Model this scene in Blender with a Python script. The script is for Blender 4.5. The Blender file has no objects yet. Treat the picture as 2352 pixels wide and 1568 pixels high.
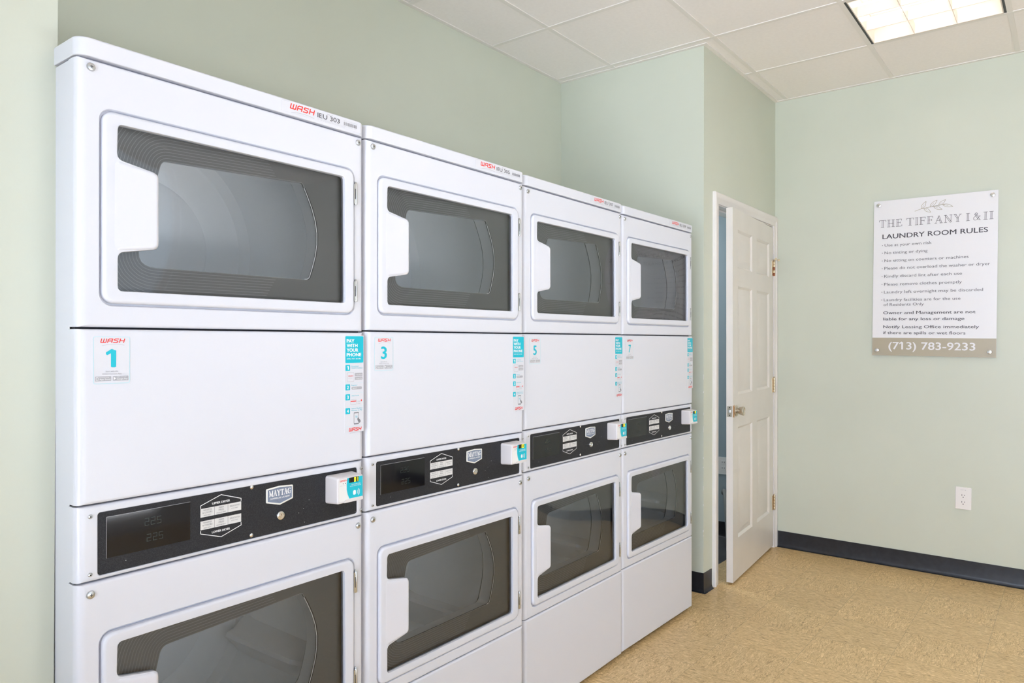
import bpy, bmesh, math
from mathutils import Vector, Matrix
R = math.radians
SC = bpy.context.scene
COL = SC.collection

# ------------------------------------------------------------------ camera
CAM = Vector((-0.5432, -1.4669, 1.2956))
YAW, PITCH, ROLL = R(38.266), R(0.30), R(0.155)
cd = bpy.data.cameras.new('camera')
cd.sensor_width = 36.0
cd.lens = 1646.5 / 2352 * 36.0
cd.clip_start = 0.02
cam = bpy.data.objects.new('camera', cd)
COL.objects.link(cam)
fw = Vector((math.cos(YAW) * math.cos(PITCH), math.sin(YAW) * math.cos(PITCH), math.sin(PITCH)))
rt = Vector((math.sin(YAW), -math.cos(YAW), 0))
up = rt.cross(fw)
r2 = rt * math.cos(ROLL) + up * math.sin(ROLL)
u2 = -rt * math.sin(ROLL) + up * math.cos(ROLL)
m = Matrix((r2, u2, -fw)).transposed().to_4x4()
m.translation = CAM
cam.matrix_world = m
SC.camera = cam

# ------------------------------------------------------------------ world, daylight, exposure
SC.view_settings.view_transform = 'Standard'
SC.view_settings.look = 'None'
SC.view_settings.gamma = 1.0
SC.view_settings.use_curve_mapping = False
SC.view_settings.exposure = 0.29
SC.cycles.diffuse_bounces = 8
SC.cycles.glossy_bounces = 3
SC.cycles.use_adaptive_sampling = True
SC.cycles.adaptive_threshold = 0.085
SC.cycles.adaptive_min_samples = 16
SC.cycles.caustics_reflective = False
SC.cycles.caustics_refractive = False
SC.cycles.use_denoising = True
SC.cycles.use_light_tree = False
SC.cycles.max_bounces = 10
SC.cycles.transparent_max_bounces = 16
w = bpy.data.worlds.new('sky')
SC.world = w
w.use_nodes = True
bgn = w.node_tree.nodes['Background']
bgn.inputs[0].default_value = (0.80, 0.90, 1.0, 1)
bgn.inputs[1].default_value = 1.0


def area(name, loc, rot, sx, sy, power, col, parent=None):
    l = bpy.data.lights.new(name, 'AREA')
    l.shape = 'RECTANGLE'
    l.size, l.size_y = sx, sy
    l.energy = power
    l.color = col
    o = bpy.data.objects.new(name, l)
    COL.objects.link(o)
    o.location = loc
    o.rotation_euler = rot
    o.parent = parent
    return o


P_LAMP = 0.95          # one ceiling fixture
P_ROOM = 25.0         # the brighter fixtures behind the camera
P_WIN_SIDE = 190.0      # daylight through the side window
P_WIN_FRONT = 10.0     # light through the added front window
LAMP_COL = (1.0, 0.965, 0.94)
ROOM_COL = (0.88, 0.95, 1.08)
DAY_COL = (0.80, 0.92, 1.15)
FILL_COL = (0.93, 0.95, 1.0)    # added upward fill lamps outside the windows

# room measures (metres)
XF = 4.173      # far wall
YW = 0.076      # wall plane beside the dryers and around the door
YB = 0.985      # back of the alcove
XP = 3.0395     # pier face
XL = -0.004     # left edge of the alcove
ZC = 2.8777     # ceiling
X0, Y0 = -2.6, -3.65
area('unseen_window_light', (X0 - 0.10, -2.15, 1.45), (0, R(-90), 0), 2.4, 2.3, P_WIN_SIDE, DAY_COL)
area('unseen_window_light', (0.15, Y0 - 0.10, 1.40), (R(90), 0, 0), 3.6, 2.5, P_WIN_FRONT, DAY_COL)  # front window light is added to brighten the dryer fronts
area('upward_fill', (-3.75, -2.15, 0.0), (R(180), 0, 0), 2.0, 2.6, 680.0, FILL_COL)  # added fill from below, lifts the ceiling and upper walls
area('upward_fill', (0.3, Y0 - 1.25, 0.0), (R(180), 0, 0), 4.6, 2.2, 360.0, FILL_COL)


# ------------------------------------------------------------------ materials
def mat(name, col, rough=0.5, metal=0.0, spec=0.5, emit=None, estr=0.0):
    m = bpy.data.materials.new(name)
    m.use_nodes = True
    b = m.node_tree.nodes['Principled BSDF']
    b.inputs['Base Color'].default_value = (*col, 1)
    b.inputs['Roughness'].default_value = rough
    b.inputs['Metallic'].default_value = metal
    b.inputs['Specular IOR Level'].default_value = spec
    if emit:
        b.inputs['Emission Color'].default_value = (*emit, 1)
        b.inputs['Emission Strength'].default_value = estr
    return m


def nodes(m):
    return m.node_tree.nodes, m.node_tree.links, m.node_tree.nodes['Principled BSDF']


def noise_col(m, c1, c2, scale=(6, 6, 6), detail=4, lo=0.35, hi=0.65, bump=0.0, bscale=200, bdist=0.001):
    N, L, b = nodes(m)
    tc = N.new('ShaderNodeTexCoord')
    mp = N.new('ShaderNodeMapping')
    mp.inputs['Scale'].default_value = scale
    L.new(tc.outputs['Object'], mp.inputs[0])
    n = N.new('ShaderNodeTexNoise')
    n.inputs['Scale'].default_value = 1
    n.inputs['Detail'].default_value = detail
    L.new(mp.outputs[0], n.inputs['Vector'])
    r = N.new('ShaderNodeValToRGB')
    r.color_ramp.elements[0].position, r.color_ramp.elements[1].position = lo, hi
    r.color_ramp.elements[0].color = (*c1, 1)
    r.color_ramp.elements[1].color = (*c2, 1)
    L.new(n.outputs['Fac'], r.inputs[0])
    L.new(r.outputs[0], b.inputs['Base Color'])
    if bump:
        n2 = N.new('ShaderNodeTexNoise')
        n2.inputs['Scale'].default_value = bscale
        n2.inputs['Detail'].default_value = 3
        L.new(tc.outputs['Object'], n2.inputs['Vector'])
        bp = N.new('ShaderNodeBump')
        bp.inputs['Strength'].default_value = bump
        bp.inputs['Distance'].default_value = bdist
        L.new(n2.outputs['Fac'], bp.inputs['Height'])
        L.new(bp.outputs[0], b.inputs['Normal'])
    return m


M = {}
M['wall'] = noise_col(mat('sage_wall_paint', (.5, .53, .42), .42), (.590, .620, .520), (.610, .640, .540), (2.5, 2.5, 2.5), 3, .3, .7, .12, 130, .0008)
M['white_wall'] = mat('white_wall_paint', (.80, .80, .79), .5)
M['closet_wall'] = mat('blue_grey_closet', (.33, .40, .445), .6)  # one flat blue grey over the closet walls
M['ceil'] = noise_col(mat('ceiling_tile', (.8, .77, .73), .9), (.88, .84, .81), (.91, .87, .84), (60, 60, 60), 5, .3, .7, .25, 260, .001)
M['grid'] = mat('ceiling_grid_white', (.82, .785, .745), .6)
M['enamel'] = mat('white_enamel', (.69, .70, .755), .28, 0, .5)
M['enamel_dark_gap'] = mat('gap_shadow_metal', (.03, .03, .035), .8)
M['handle'] = mat('white_door_plastic', (.70, .705, .76), .22)
M['bezel'] = mat('smoked_bezel', (.165, .163, .16), .45)
M['bezel_line'] = mat('etched_lines', (.34, .34, .335), .5)
M['chrome'] = mat('zinc_steel', (.62, .63, .63), .28, 1)
M['chrome_bright'] = mat('polished_steel', (.78, .77, .76), .16, 1)
M['dark'] = mat('dark_slot', (.02, .02, .022), .6)
M['black'] = noise_col(mat('black_overlay', (.02, .02, .024), .5, 0, .28), (.018, .018, .021), (.034, .034, .038), (700, 700, 700), 1, .45, .65)
M['display'] = mat('display_glass', (.006, .006, .008), .06)
M['print_white'] = mat('white_print', (.86, .86, .86), .5)
M['print_grey'] = mat('grey_key_print', (.70, .69, .68), .5)
M['ink'] = mat('black_ink', (.035, .032, .035), .5)
M['ink_soft'] = mat('grey_ink', (.22, .22, .24), .5)
M['ink_pale'] = mat('pale_grey_ink', (.42, .42, .45), .5)
M['red'] = mat('red_ink', (.80, .035, .025), .45)
M['cyan'] = mat('cyan_ink', (0.0, .49, .61), .4)
M['cyan_pale'] = mat('pale_cyan_line', (.50, .73, .78), .4)
M['sticker'] = mat('white_vinyl', (.685, .69, .735), .35)
M['badge_blue'] = mat('badge_slate', (.20, .24, .33), .35)
M['badge_rim'] = mat('badge_rim', (.80, .79, .74), .25)
M['reader'] = mat('reader_plastic', (.70, .66, .65), .4)
M['reader_face'] = mat('reader_face', (.80, .79, .77), .3)
M['led_off'] = mat('led_off_segment', (.05, .045, .02), .4)
M['led_on'] = mat('led_lit_segment', (.5, .45, .02), .4, 0, .5, (1.0, .85, .03), 1.6)
M['lcd_green'] = mat('display_segment', (.02, .03, .025), .3)
M['drum'] = noise_col(mat('drum_enamel', (.62, .67, .70), .36), (.955, .97, .975), (.96, .972, .977), (3, 3, 3), 3)
M['liner'] = mat('door_liner', (.94, .945, .945), .25)
M['baffle'] = mat('baffle_plastic', (.93, .93, .93), .3)
M['trim'] = noise_col(mat('white_trim_paint', (.80, .76, .73), .35), (.79, .75, .72), (.82, .785, .755), (3, 3, 3), 3)
M['door'] = noise_col(mat('door_paint', (.74, .70, .655), .33), (.72, .685, .64), (.76, .725, .68), (4, 4, 4), 3)
M['brass'] = mat('worn_brass', (.62, .50, .33), .3, 1)
M['nickel'] = mat('satin_nickel', (.60, .55, .46), .3, 1)
M['rust'] = mat('rusted_hinge', (.35, .13, .06), .6, .4)
M['rust_paint'] = mat('worn_orange_wood', (.55, .33, .16), .6)
M['gasket'] = mat('grey_gasket', (.40, .41, .41), .6)
M['base'] = noise_col(mat('black_cove_base', (.012, .013, .018), .33), (.010, .011, .015), (.018, .019, .025), (30, 30, 30), 3)
M['sign_white'] = mat('sign_board', (.80, .79, .81), .3)
M['sign_tan'] = mat('sign_tan_band', (.43, .38, .28), .35)
M['sign_ink'] = mat('sign_charcoal', (.055, .05, .06), .5)
M['sign_ink2'] = mat('sign_grey', (.115, .11, .12), .5)
M['outlet'] = mat('outlet_plastic', (.83, .80, .78), .3)
M['steel_dark'] = mat('fixture_dark', (.03, .028, .026), .4, .3)
M['louver'] = mat('louver_white', (.82, .74, .66), .35)
M['tube'] = mat('lamp_tube', (.9, .9, .9), .4, 0, .5, (1.0, .97, .93), 1.3)
M['hose'] = mat('grey_hose', (.22, .22, .21), .6)
M['slate'] = noise_col(mat('dark_closet_floor', (.05, .05, .052), .5), (.035, .036, .04), (.075, .075, .078), (8, 8, 8), 4)
M['paper'] = mat('white_lint_tag', (.75, .74, .70), .6)

# glass: clear pane with a fresnel reflection
g = bpy.data.materials.new('clear_pane')
g.use_nodes = True
N, L = g.node_tree.nodes, g.node_tree.links
N.remove(N['Principled BSDF'])
tr = N.new('ShaderNodeBsdfTransparent')
tr.inputs[0].default_value = (.985, .99, .99, 1)
gl = N.new('ShaderNodeBsdfGlossy')
gl.inputs['Roughness'].default_value = 0.02
fr = N.new('ShaderNodeFresnel')
fr.inputs[0].default_value = 1.72
mx = N.new('ShaderNodeMixShader')
L.new(fr.outputs[0], mx.inputs[0])
L.new(tr.outputs[0], mx.inputs[1])
L.new(gl.outputs[0], mx.inputs[2])
L.new(mx.outputs[0], N['Material Output'].inputs[0])
M['glass'] = g

# floor: 12 inch vinyl tiles with alternating streaks
f = mat('vinyl_tile', (.5, .38, .2), .38)
N, L, b = nodes(f)


def mth(op, a, bb=None, c=None):
    n = N.new('ShaderNodeMath')
    n.operation = op
    for k, v in enumerate((a, bb, c)):
        if v is None:
            continue
        if isinstance(v, (int, float)):
            n.inputs[k].default_value = v
        else:
            L.new(v, n.inputs[k])
    return n.outputs[0]


tc = N.new('ShaderNodeTexCoord')
sp = N.new('ShaderNodeSeparateXYZ')
L.new(tc.outputs['Object'], sp.inputs[0])
T = 0.3075
ux = mth('DIVIDE', mth('SUBTRACT', sp.outputs[0], 0.05), T)
uy = mth('DIVIDE', mth('ADD', sp.outputs[1], 0.2395), T)
fx, fy = mth('FRACT', ux), mth('FRACT', uy)
ix, iy = mth('FLOOR', ux), mth('FLOOR', uy)
par = mth('MODULO', mth('ABSOLUTE', mth('ADD', ix, iy)), 2.0)
va = N.new('ShaderNodeCombineXYZ')
L.new(mth('MULTIPLY', sp.outputs[0], 34), va.inputs[0])
L.new(mth('MULTIPLY', sp.outputs[1], 120), va.inputs[1])
vb = N.new('ShaderNodeCombineXYZ')
L.new(mth('MULTIPLY', sp.outputs[0], 120), vb.inputs[0])
L.new(mth('MULTIPLY', sp.outputs[1], 34), vb.inputs[1])
mv = N.new('ShaderNodeMix')
mv.data_type = 'VECTOR'
L.new(par, mv.inputs[0])
L.new(va.outputs[0], mv.inputs[4])
L.new(vb.outputs[0], mv.inputs[5])
off = N.new('ShaderNodeCombineXYZ')
L.new(mth('ADD', mth('MULTIPLY', ix, 7.31), mth('MULTIPLY', iy, 3.77)), off.inputs[2])
av = N.new('ShaderNodeVectorMath')
L.new(mv.outputs[1], av.inputs[0])
L.new(off.outputs[0], av.inputs[1])
nz = N.new('ShaderNodeTexNoise')
nz.inputs['Scale'].default_value = 1.0
nz.inputs['Detail'].default_value = 5
nz.inputs['Roughness'].default_value = .62
nz.inputs['Distortion'].default_value = 1.6
L.new(av.outputs[0], nz.inputs['Vector'])
cr = N.new('ShaderNodeValToRGB')
E = cr.color_ramp.elements
E[0].position, E[0].color = .34, (.365, .232, .099, 1)
E[1].position, E[1].color = .66, (.845, .635, .353, 1)
e = E.new(.45)
e.color = (.60, .41, .188, 1)
e = E.new(.55)
e.color = (.675, .482, .238, 1)
L.new(nz.outputs['Fac'], cr.inputs[0])
seam = mth('MAXIMUM', mth('LESS_THAN', fx, 0.006), mth('LESS_THAN', fy, 0.006))
mc = N.new('ShaderNodeMix')
mc.data_type = 'RGBA'
L.new(mth('MULTIPLY', seam, .45), mc.inputs[0])
L.new(cr.outputs[0], mc.inputs[6])
mc.inputs[7].default_value = (.16, .11, .06, 1)
# broad wear, tile to tile
wn = N.new('ShaderNodeTexWhiteNoise')
wn.noise_dimensions = '2D'
cw = N.new('ShaderNodeCombineXYZ')
L.new(ix, cw.inputs[0])
L.new(iy, cw.inputs[1])
L.new(cw.outputs[0], wn.inputs['Vector'])
hs = N.new('ShaderNodeHueSaturation')
L.new(mth('ADD', mth('MULTIPLY', wn.outputs['Value'], .07), .965), hs.inputs['Value'])
L.new(mc.outputs[2], hs.inputs['Color'])
L.new(hs.outputs[0], b.inputs['Base Color'])
M['floor'] = f


# ------------------------------------------------------------------ mesh helpers
def rrect(x0, x1, z0, z1, r, n=6):
    """rounded rectangle, counter-clockwise, 4*(n+1) points"""
    r = max(r, 1e-5)
    out = []
    for cx, cz, a0 in ((x1 - r, z0 + r, -90), (x1 - r, z1 - r, 0), (x0 + r, z1 - r, 90), (x0 + r, z0 + r, 180)):
        for k in range(n + 1):
            a = R(a0 + 90 * k / n)
            out.append((cx + r * math.cos(a), cz + r * math.sin(a)))
    return out


def rpoly(pts, n=6):
    """polygon (x, z, radius) with rounded corners"""
    out = []
    k = len(pts)
    for i in range(k):
        p = Vector(pts[i][:2])
        r = pts[i][2]
        a = (Vector(pts[i - 1][:2]) - p)
        b2 = (Vector(pts[(i + 1) % k][:2]) - p)
        la, lb = a.length, b2.length
        a.normalize()
        b2.normalize()
        if r <= 0:
            out.append((p.x, p.y))
            continue
        ang = a.angle(b2)
        d = min(r / math.tan(ang / 2), la * .49, lb * .49)
        s, t = p + a * d, p + b2 * d
        for j in range(n + 1):
            u = j / n
            q = s * (1 - u) ** 2 + p * 2 * u * (1 - u) + t * u ** 2
            out.append((q.x, q.y))
    return out


def offset_loop(pts, d):
    out = []
    k = len(pts)
    for i in range(k):
        a, b2 = Vector(pts[i - 1]), Vector(pts[(i + 1) % k])
        t = (b2 - a)
        if t.length < 1e-9:
            t = Vector((1, 0))
        t.normalize()
        out.append((pts[i][0] + t.y * d, pts[i][1] - t.x * d))
    return out


def rect(x0, x1, z0, z1):
    return [(x0, z0), (x1, z0), (x1, z1), (x0, z1)]


def inside(p, poly):
    x, y = p
    c = False
    j = len(poly) - 1
    for i in range(len(poly)):
        xi, yi = poly[i]
        xj, yj = poly[j]
        if (yi > y) != (yj > y) and x < (xj - xi) * (y - yi) / (yj - yi) + xi:
            c = not c
        j = i
    return c


class MB:
    """collects shapes and links them as ONE mesh object"""

    def __init__(self, smooth=True):
        self.bm = bmesh.new()
        self.mats = []
        self.mi = 0
        self.smooth = smooth

    def mat(self, key):
        if key not in self.mats:
            self.mats.append(key)
        self.mi = self.mats.index(key)
        return self

    def face(self, vs):
        try:
            fc = self.bm.faces.new(vs)
        except ValueError:
            return None
        fc.material_index = self.mi
        return fc

    def loop(self, pts, y):
        return [self.bm.verts.new((px, y, pz)) for px, pz in pts]

    def loops(self, L3, cap0=False, cap1=False, close=True):
        """bridge a list of vertex loops (lists of 3D points, same count)"""
        V = [[self.bm.verts.new(p) for p in lp] for lp in L3]
        n = len(V[0])
        for a, b2 in zip(V, V[1:]):
            for i in range(n if close else n - 1):
                j = (i + 1) % n
                self.face((a[i], a[j], b2[j], b2[i]))
        if cap0:
            self.face(V[0][::-1])
        if cap1:
            self.face(V[-1])
        return V

    def stack(self, items, cap0=False, cap1=False):
        return self.loops([[(px, y, pz) for px, pz in pts] for pts, y in items], cap0, cap1)

    def fill(self, outlines, y):
        """planar fill with holes in the xz plane"""
        es = []
        for pts in outlines:
            v = self.loop(pts, y)
            es += [self.bm.edges.new((v[i], v[(i + 1) % len(v)])) for i in range(len(v))]
        r = bmesh.ops.triangle_fill(self.bm, use_beauty=True, use_dissolve=False, edges=es, normal=(0, -1, 0))
        for gq in r['geom']:
            if isinstance(gq, bmesh.types.BMFace):
                gq.material_index = self.mi

    def box(self, x0, x1, y0, y1, z0, z1, bev=0.0, seg=2, M4=None, skip=()):
        vs = [self.bm.verts.new(p) for p in ((x0, y0, z0), (x1, y0, z0), (x1, y1, z0), (x0, y1, z0), (x0, y0, z1), (x1, y0, z1), (x1, y1, z1), (x0, y1, z1))]
        fs = []
        for nm, ix4 in (('bottom', (3, 2, 1, 0)), ('top', (4, 5, 6, 7)), ('front', (0, 1, 5, 4)), ('right', (1, 2, 6, 5)), ('back', (2, 3, 7, 6)), ('left', (3, 0, 4, 7))):
            if nm not in skip:
                fs.append(self.face([vs[i] for i in ix4]))
        if bev:
            es = list({ed for fc in fs for ed in fc.edges})
            r = bmesh.ops.bevel(self.bm, geom=es, offset=bev, segments=seg, profile=.5, affect='EDGES', clamp_overlap=True)
            for fc in r['faces']:
                fc.material_index = self.mi
            vs = list({v for fc in r['faces'] for v in fc.verts} | {v for fc in fs if fc.is_valid for v in fc.verts})
        if M4 is not None:
            bmesh.ops.transform(self.bm, matrix=M4, verts=[v for v in vs if v.is_valid])
        return self

    def lathe(self, prof, c, axis='y', n=24, cap=True):
        """prof: list of (radius, along) ; along measured on the axis from c"""
        L3 = []
        for r, h in prof:
            lp = []
            for k in range(n):
                a = 2 * math.pi * k / n
                ca, sa = r * math.cos(a), r * math.sin(a)
                if axis == 'y':
                    lp.append((c[0] + ca, c[1] + h, c[2] + sa))
                elif axis == 'z':
                    lp.append((c[0] + ca, c[1] + sa, c[2] + h))
                else:
                    lp.append((c[0] + h, c[1] + ca, c[2] + sa))
            L3.append(lp)
        self.loops(L3, cap, cap)
        return self

    def flat(self, pts, y):
        self.face(self.loop(pts, y))
        return self

    def slab(self, pts, y0, y1):
        """extruded outline between depth y0 (front) and y1"""
        self.stack([(pts, y1), (pts, y0)], True, True)
        return self

    def stroke(self, pts, wd, y, closed=False):
        self.k = (getattr(self, 'k', 0) + 1) % 9
        y -= self.k * 1.2e-5
        P = [Vector(p) for p in pts]
        if closed:
            P.append(P[0])
        for a, b2 in zip(P, P[1:]):
            d = b2 - a
            if d.length < 1e-7:
                continue
            d.normalize()
            nrm = Vector((-d.y, d.x)) * wd / 2
            a2, b3 = a - d * wd * .45, b2 + d * wd * .45
            y -= 1.5e-6
            self.face(self.loop([(a2 - nrm)[:], (b3 - nrm)[:], (b3 + nrm)[:], (a2 + nrm)[:]], y))
        return self

    def ribbon(self, pts, wd, y):
        """continuous thin line along points"""
        V = []
        n = len(pts)
        for i in range(n):
            a = Vector(pts[max(0, i - 1)])
            b2 = Vector(pts[min(n - 1, i + 1)])
            d = b2 - a
            if d.length < 1e-8:
                d = Vector((1, 0))
            d.normalize()
            q = Vector((-d.y, d.x)) * wd / 2
            p = Vector(pts[i])
            V.append((self.bm.verts.new((p.x - q.x, y, p.y - q.y)), self.bm.verts.new((p.x + q.x, y, p.y + q.y))))
        for (a, b2), (c, d) in zip(V, V[1:]):
            self.face((a, c, d, b2))
        return self

    def text(self, s, x0, z0, cap, y, x1=None, bold=0.0, align='L', shear=0.0):
        vs, fs, wdt, hgt = glyphs(s)
        k = cap / hgt
        kx = k
        if x1 is not None:
            kx = (x1 - x0) / wdt
        ox = x0 if (align == 'L' or x1 is not None) else x0 - wdt * k / 2
        # bold lettering is printed over itself with a small step
        steps = [(0, 0)] if bold < .003 else [(0, 0), (-1, 0), (1, 0), (0, .6), (0, -.6)]
        for q, (dx, dz) in enumerate(steps):
            bx, bz = dx * bold * kx, dz * bold * k
            nv = [self.bm.verts.new((ox + bx + vx * kx + shear * vz * k, y - q * 2e-5, z0 + bz + vz * k)) for vx, vz in vs]
            for fc in fs:
                self.face([nv[i] for i in fc])
        return self

    def build(self, name, parent=None, wn=False, recalc=True, sharp=35):
        if recalc:
            bmesh.ops.recalc_face_normals(self.bm, faces=self.bm.faces[:])
        me = bpy.data.meshes.new(name)
        self.bm.to_mesh(me)
        self.bm.free()
        for k in self.mats:
            me.materials.append(M[k])
        if self.smooth:
            me.polygons.foreach_set('use_smooth', [True] * len(me.polygons))
            me.set_sharp_from_angle(angle=R(sharp))
        o = bpy.data.objects.new(name, me)
        COL.objects.link(o)
        if parent is not None:
            o.parent = parent
        if wn:
            md = o.modifiers.new('weighted_normal', 'WEIGHTED_NORMAL')
            md.keep_sharp = True
            md.weight = 100
        return o


_G = {}


def glyphs(s, bold=0.0):
    key = (s, bold)
    if key in _G:
        return _G[key]
    c = bpy.data.curves.new('glyph', 'FONT')
    c.body = s
    c.size = 1.0
    c.offset = bold
    c.resolution_u = 3
    c.fill_mode = 'FRONT'
    o = bpy.data.objects.new('glyph', c)
    COL.objects.link(o)
    dg = bpy.context.evaluated_depsgraph_get()
    ev = o.evaluated_get(dg)
    me = ev.to_mesh()
    vs = [(v.co.x, v.co.y) for v in me.vertices]
    fs = [tuple(pg.vertices) for pg in me.polygons]
    ev.to_mesh_clear()
    H = .729
    for i, ch in enumerate(s):
        if ch != '1':
            continue
        # the built-in figure one is a plain bar: give it its flag
        c.body = s[:i + 1]
        dg.update()
        ev = o.evaluated_get(dg)
        m2 = ev.to_mesh()
        xs = [v.co.x for v in m2.vertices]
        xr = max(xs)
        c2 = [v.co.x for v in m2.vertices if v.co.x > xr - .14 - 2 * bold]
        xl = min(c2)
        ev.to_mesh_clear()
        k = len(vs)
        tk = .10 + 1.2 * bold
        vs += [(xl, H), (xl - .15, H - .13), (xl - .15, H - .13 - tk), (xl, H - .02 - tk), (xl + .02, H)]
        fs.append((k, k + 1, k + 2, k + 3, k + 4))
    bpy.data.objects.remove(o)
    bpy.data.curves.remove(c)
    mnx = min(v[0] for v in vs)
    mxx = max(v[0] for v in vs)
    vs = [(a - mnx, b2) for a, b2 in vs]
    _G[key] = (vs, fs, mxx - mnx, 0.729)
    return _G[key]


def empty(name, loc, rot=(0, 0, 0), label=None, cat=None, group=None, kind=None):
    o = bpy.data.objects.new(name, None)
    o.empty_display_size = .1
    COL.objects.link(o)
    o.location = loc
    o.rotation_euler = rot
    tag(o, label, cat, group, kind)
    return o


def tag(o, label=None, cat=None, group=None, kind=None):
    if label:
        o['label'] = label
    if cat:
        o['category'] = cat
    if group:
        o['group'] = group
    if kind:
        o['kind'] = kind
    return o


def structure(mb, name, label, cat, **k):
    o = mb.build(name, **k)
    return tag(o, label, cat, None, 'structure')


# ------------------------------------------------------------------ letter strokes
WASH = {
    'W': ([[(0, 1), (0, .12), (.1, 0), (.86, 0), (.96, .12), (.96, 1)], [(.48, 1), (.48, .02)]], .96),
    'A': ([[(0, 0), (0, .78), (.18, 1), (.80, 1), (.80, 0)], [(0, .42), (.8, .42)]], .80),
    'S': ([[(.82, 1), (.18, 1), (.02, .84), (.10, .62), (.70, .42), (.80, .18), (.62, 0), (-.02, 0)]], .82),
    'H': ([[(0, 0), (0, 1)], [(.80, 0), (.80, 1)], [(0, .5), (.8, .5)]], .80),
}


def wash_logo(mb, x0, x1, z0, z1, y, arc=True):
    tot = sum(WASH[c][1] for c in 'WASH') + 3 * .34
    h = z1 - z0
    sh = .22
    kx = (x1 - x0 - sh * h) / tot
    wd = h * .225
    x = 0
    mb.mat('red')
    for c in 'WASH':
        for pl in WASH[c][0]:
            mb.stroke([(x0 + (x + a) * kx + sh * h * b2 + wd * .3, z0 + wd / 2 + b2 * (h - wd)) for a, b2 in pl], wd * (.85 if h > .004 else 1), y)
        x += WASH[c][1] + .34
    if arc:
        mb.mat('ink_pale')
        pts = []
        for k in range(13):
            u = k / 12
            pts.append((x0 + (x1 - x0) * (.06 + .94 * u), z0 - h * (.50 - 1.0 * u * (1 - u) + .1 * (1 - u))))
        mb.ribbon(pts, h * .055, y)


SERIF = {
    'T': (.90, [((.45, 0), (.45, 1))], [((0, 1), (.9, 1)), ((0, 1), (0, .80)), ((.9, 1), (.9, .80)), ((.25, 0), (.65, 0))]),
    'H': (1.0, [((.2, 0), (.2, 1)), ((.8, 0), (.8, 1))], [((.2, .5), (.8, .5)), ((0, 0), (.4, 0)), ((0, 1), (.4, 1)), ((.6, 0), (1, 0)), ((.6, 1), (1, 1))]),
    'E': (.80, [((.2, 0), (.2, 1))], [((0, 1), (.72, 1)), ((.72, 1), (.72, .80)), ((.2, .52), (.58, .52)), ((.58, .42), (.58, .62)), ((0, 0), (.78, 0)), ((.78, 0), (.78, .2))]),
    'I': (.40, [((.2, 0), (.2, 1))], [((0, 0), (.4, 0)), ((0, 1), (.4, 1))]),
    'F': (.76, [((.2, 0), (.2, 1))], [((0, 1), (.72, 1)), ((.72, 1), (.72, .80)), ((.2, .52), (.58, .52)), ((.58, .42), (.58, .62)), ((0, 0), (.42, 0))]),
    'A': (1.0, [((.5, 1), (.84, 0))], [((.14, 0), (.5, 1)), ((.27, .36), (.71, .36)), ((0, 0), (.28, 0)), ((.66, 0), (1, 0))]),
    'N': (1.0, [((.17, 1), (.85, 0))], [((.17, 0), (.17, 1)), ((.85, 0), (.85, 1)), ((0, 0), (.34, 0)), ((0, 1), (.22, 1)), ((.68, 1), (1, 1))]),
    'Y': (.96, [((.16, 1), (.48, .46)), ((.48, 0), (.48, .46))], [((.82, 1), (.48, .46)), ((0, 1), (.32, 1)), ((.66, 1), (.96, 1)), ((.28, 0), (.68, 0))]),
    'M': (1.2, [((.17, 1), (.58, .12)), ((1.02, 0), (1.02, 1))], [((.17, 0), (.17, 1)), ((.58, .12), (1.02, 1)), ((0, 0), (.34, 0)), ((0, 1), (.2, 1)), ((.84, 0), (1.2, 0)), ((1.02, 1), (1.2, 1))]),
    'G': (.95, [((.30, .08), (.10, .35)), ((.10, .35), (.10, .65)), ((.10, .65), (.30, .92))], [((.30, .92), (.60, 1)), ((.60, 1), (.85, .85)), ((.85, .85), (.85, 1)), ((.30, .08), (.60, 0)), ((.60, 0), (.84, .12)), ((.84, .12), (.84, .42)), ((.62, .42), (1, .42))]),
    '&': (1.0, [((.30, .86), (.80, .05))], [((.30, .86), (.28, .70)), ((.30, .86), (.42, 1)), ((.42, 1), (.58, .92)), ((.58, .92), (.58, .74)), ((.58, .74), (.12, .36)), ((.12, .36), (.10, .14)), ((.10, .14), (.28, 0)), ((.28, 0), (.52, .06)), ((.52, .06), (.86, .52)), ((.72, .54), (.98, .54)), ((.80, .05), (.98, .02))]),
}


def serif_text(mb, s, x0, x1, z0, h, y, thin, thick, inline=True, gap=.22, space=.5):
    tot = 0
    for i, c in enumerate(s):
        tot += space if c == ' ' else SERIF[c][0] + (gap if i < len(s) - 1 else 0)
    k = (x1 - x0) / tot
    x = 0
    for c in s:
        if c == ' ':
            x += space
            continue
        wdt, T1, T2 = SERIF[c]
        for a, b2 in T1:
            A = Vector((x0 + (x + a[0]) * k, z0 + a[1] * h))
            B = Vector((x0 + (x + b2[0]) * k, z0 + b2[1] * h))
            if inline:
                d = (B - A).normalized()
                q = Vector((-d.y, d.x)) * thick / 2
                mb.stroke([(A + q)[:], (B + q)[:]], thin, y)
                mb.stroke([(A - q)[:], (B - q)[:]], thin, y)
            else:
                mb.stroke([A[:], B[:]], thick, y)
        for a, b2 in T2:
            mb.stroke([(x0 + (x + a[0]) * k, z0 + a[1] * h), (x0 + (x + b2[0]) * k, z0 + b2[1] * h)], thin, y)
        x += wdt + gap


SEG = {'0': 'abcdef', '1': 'bc', '3': 'abgcd', '5': 'afgcd', '7': 'abc', '8': 'abcdefg', '2': 'abged'}


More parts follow.
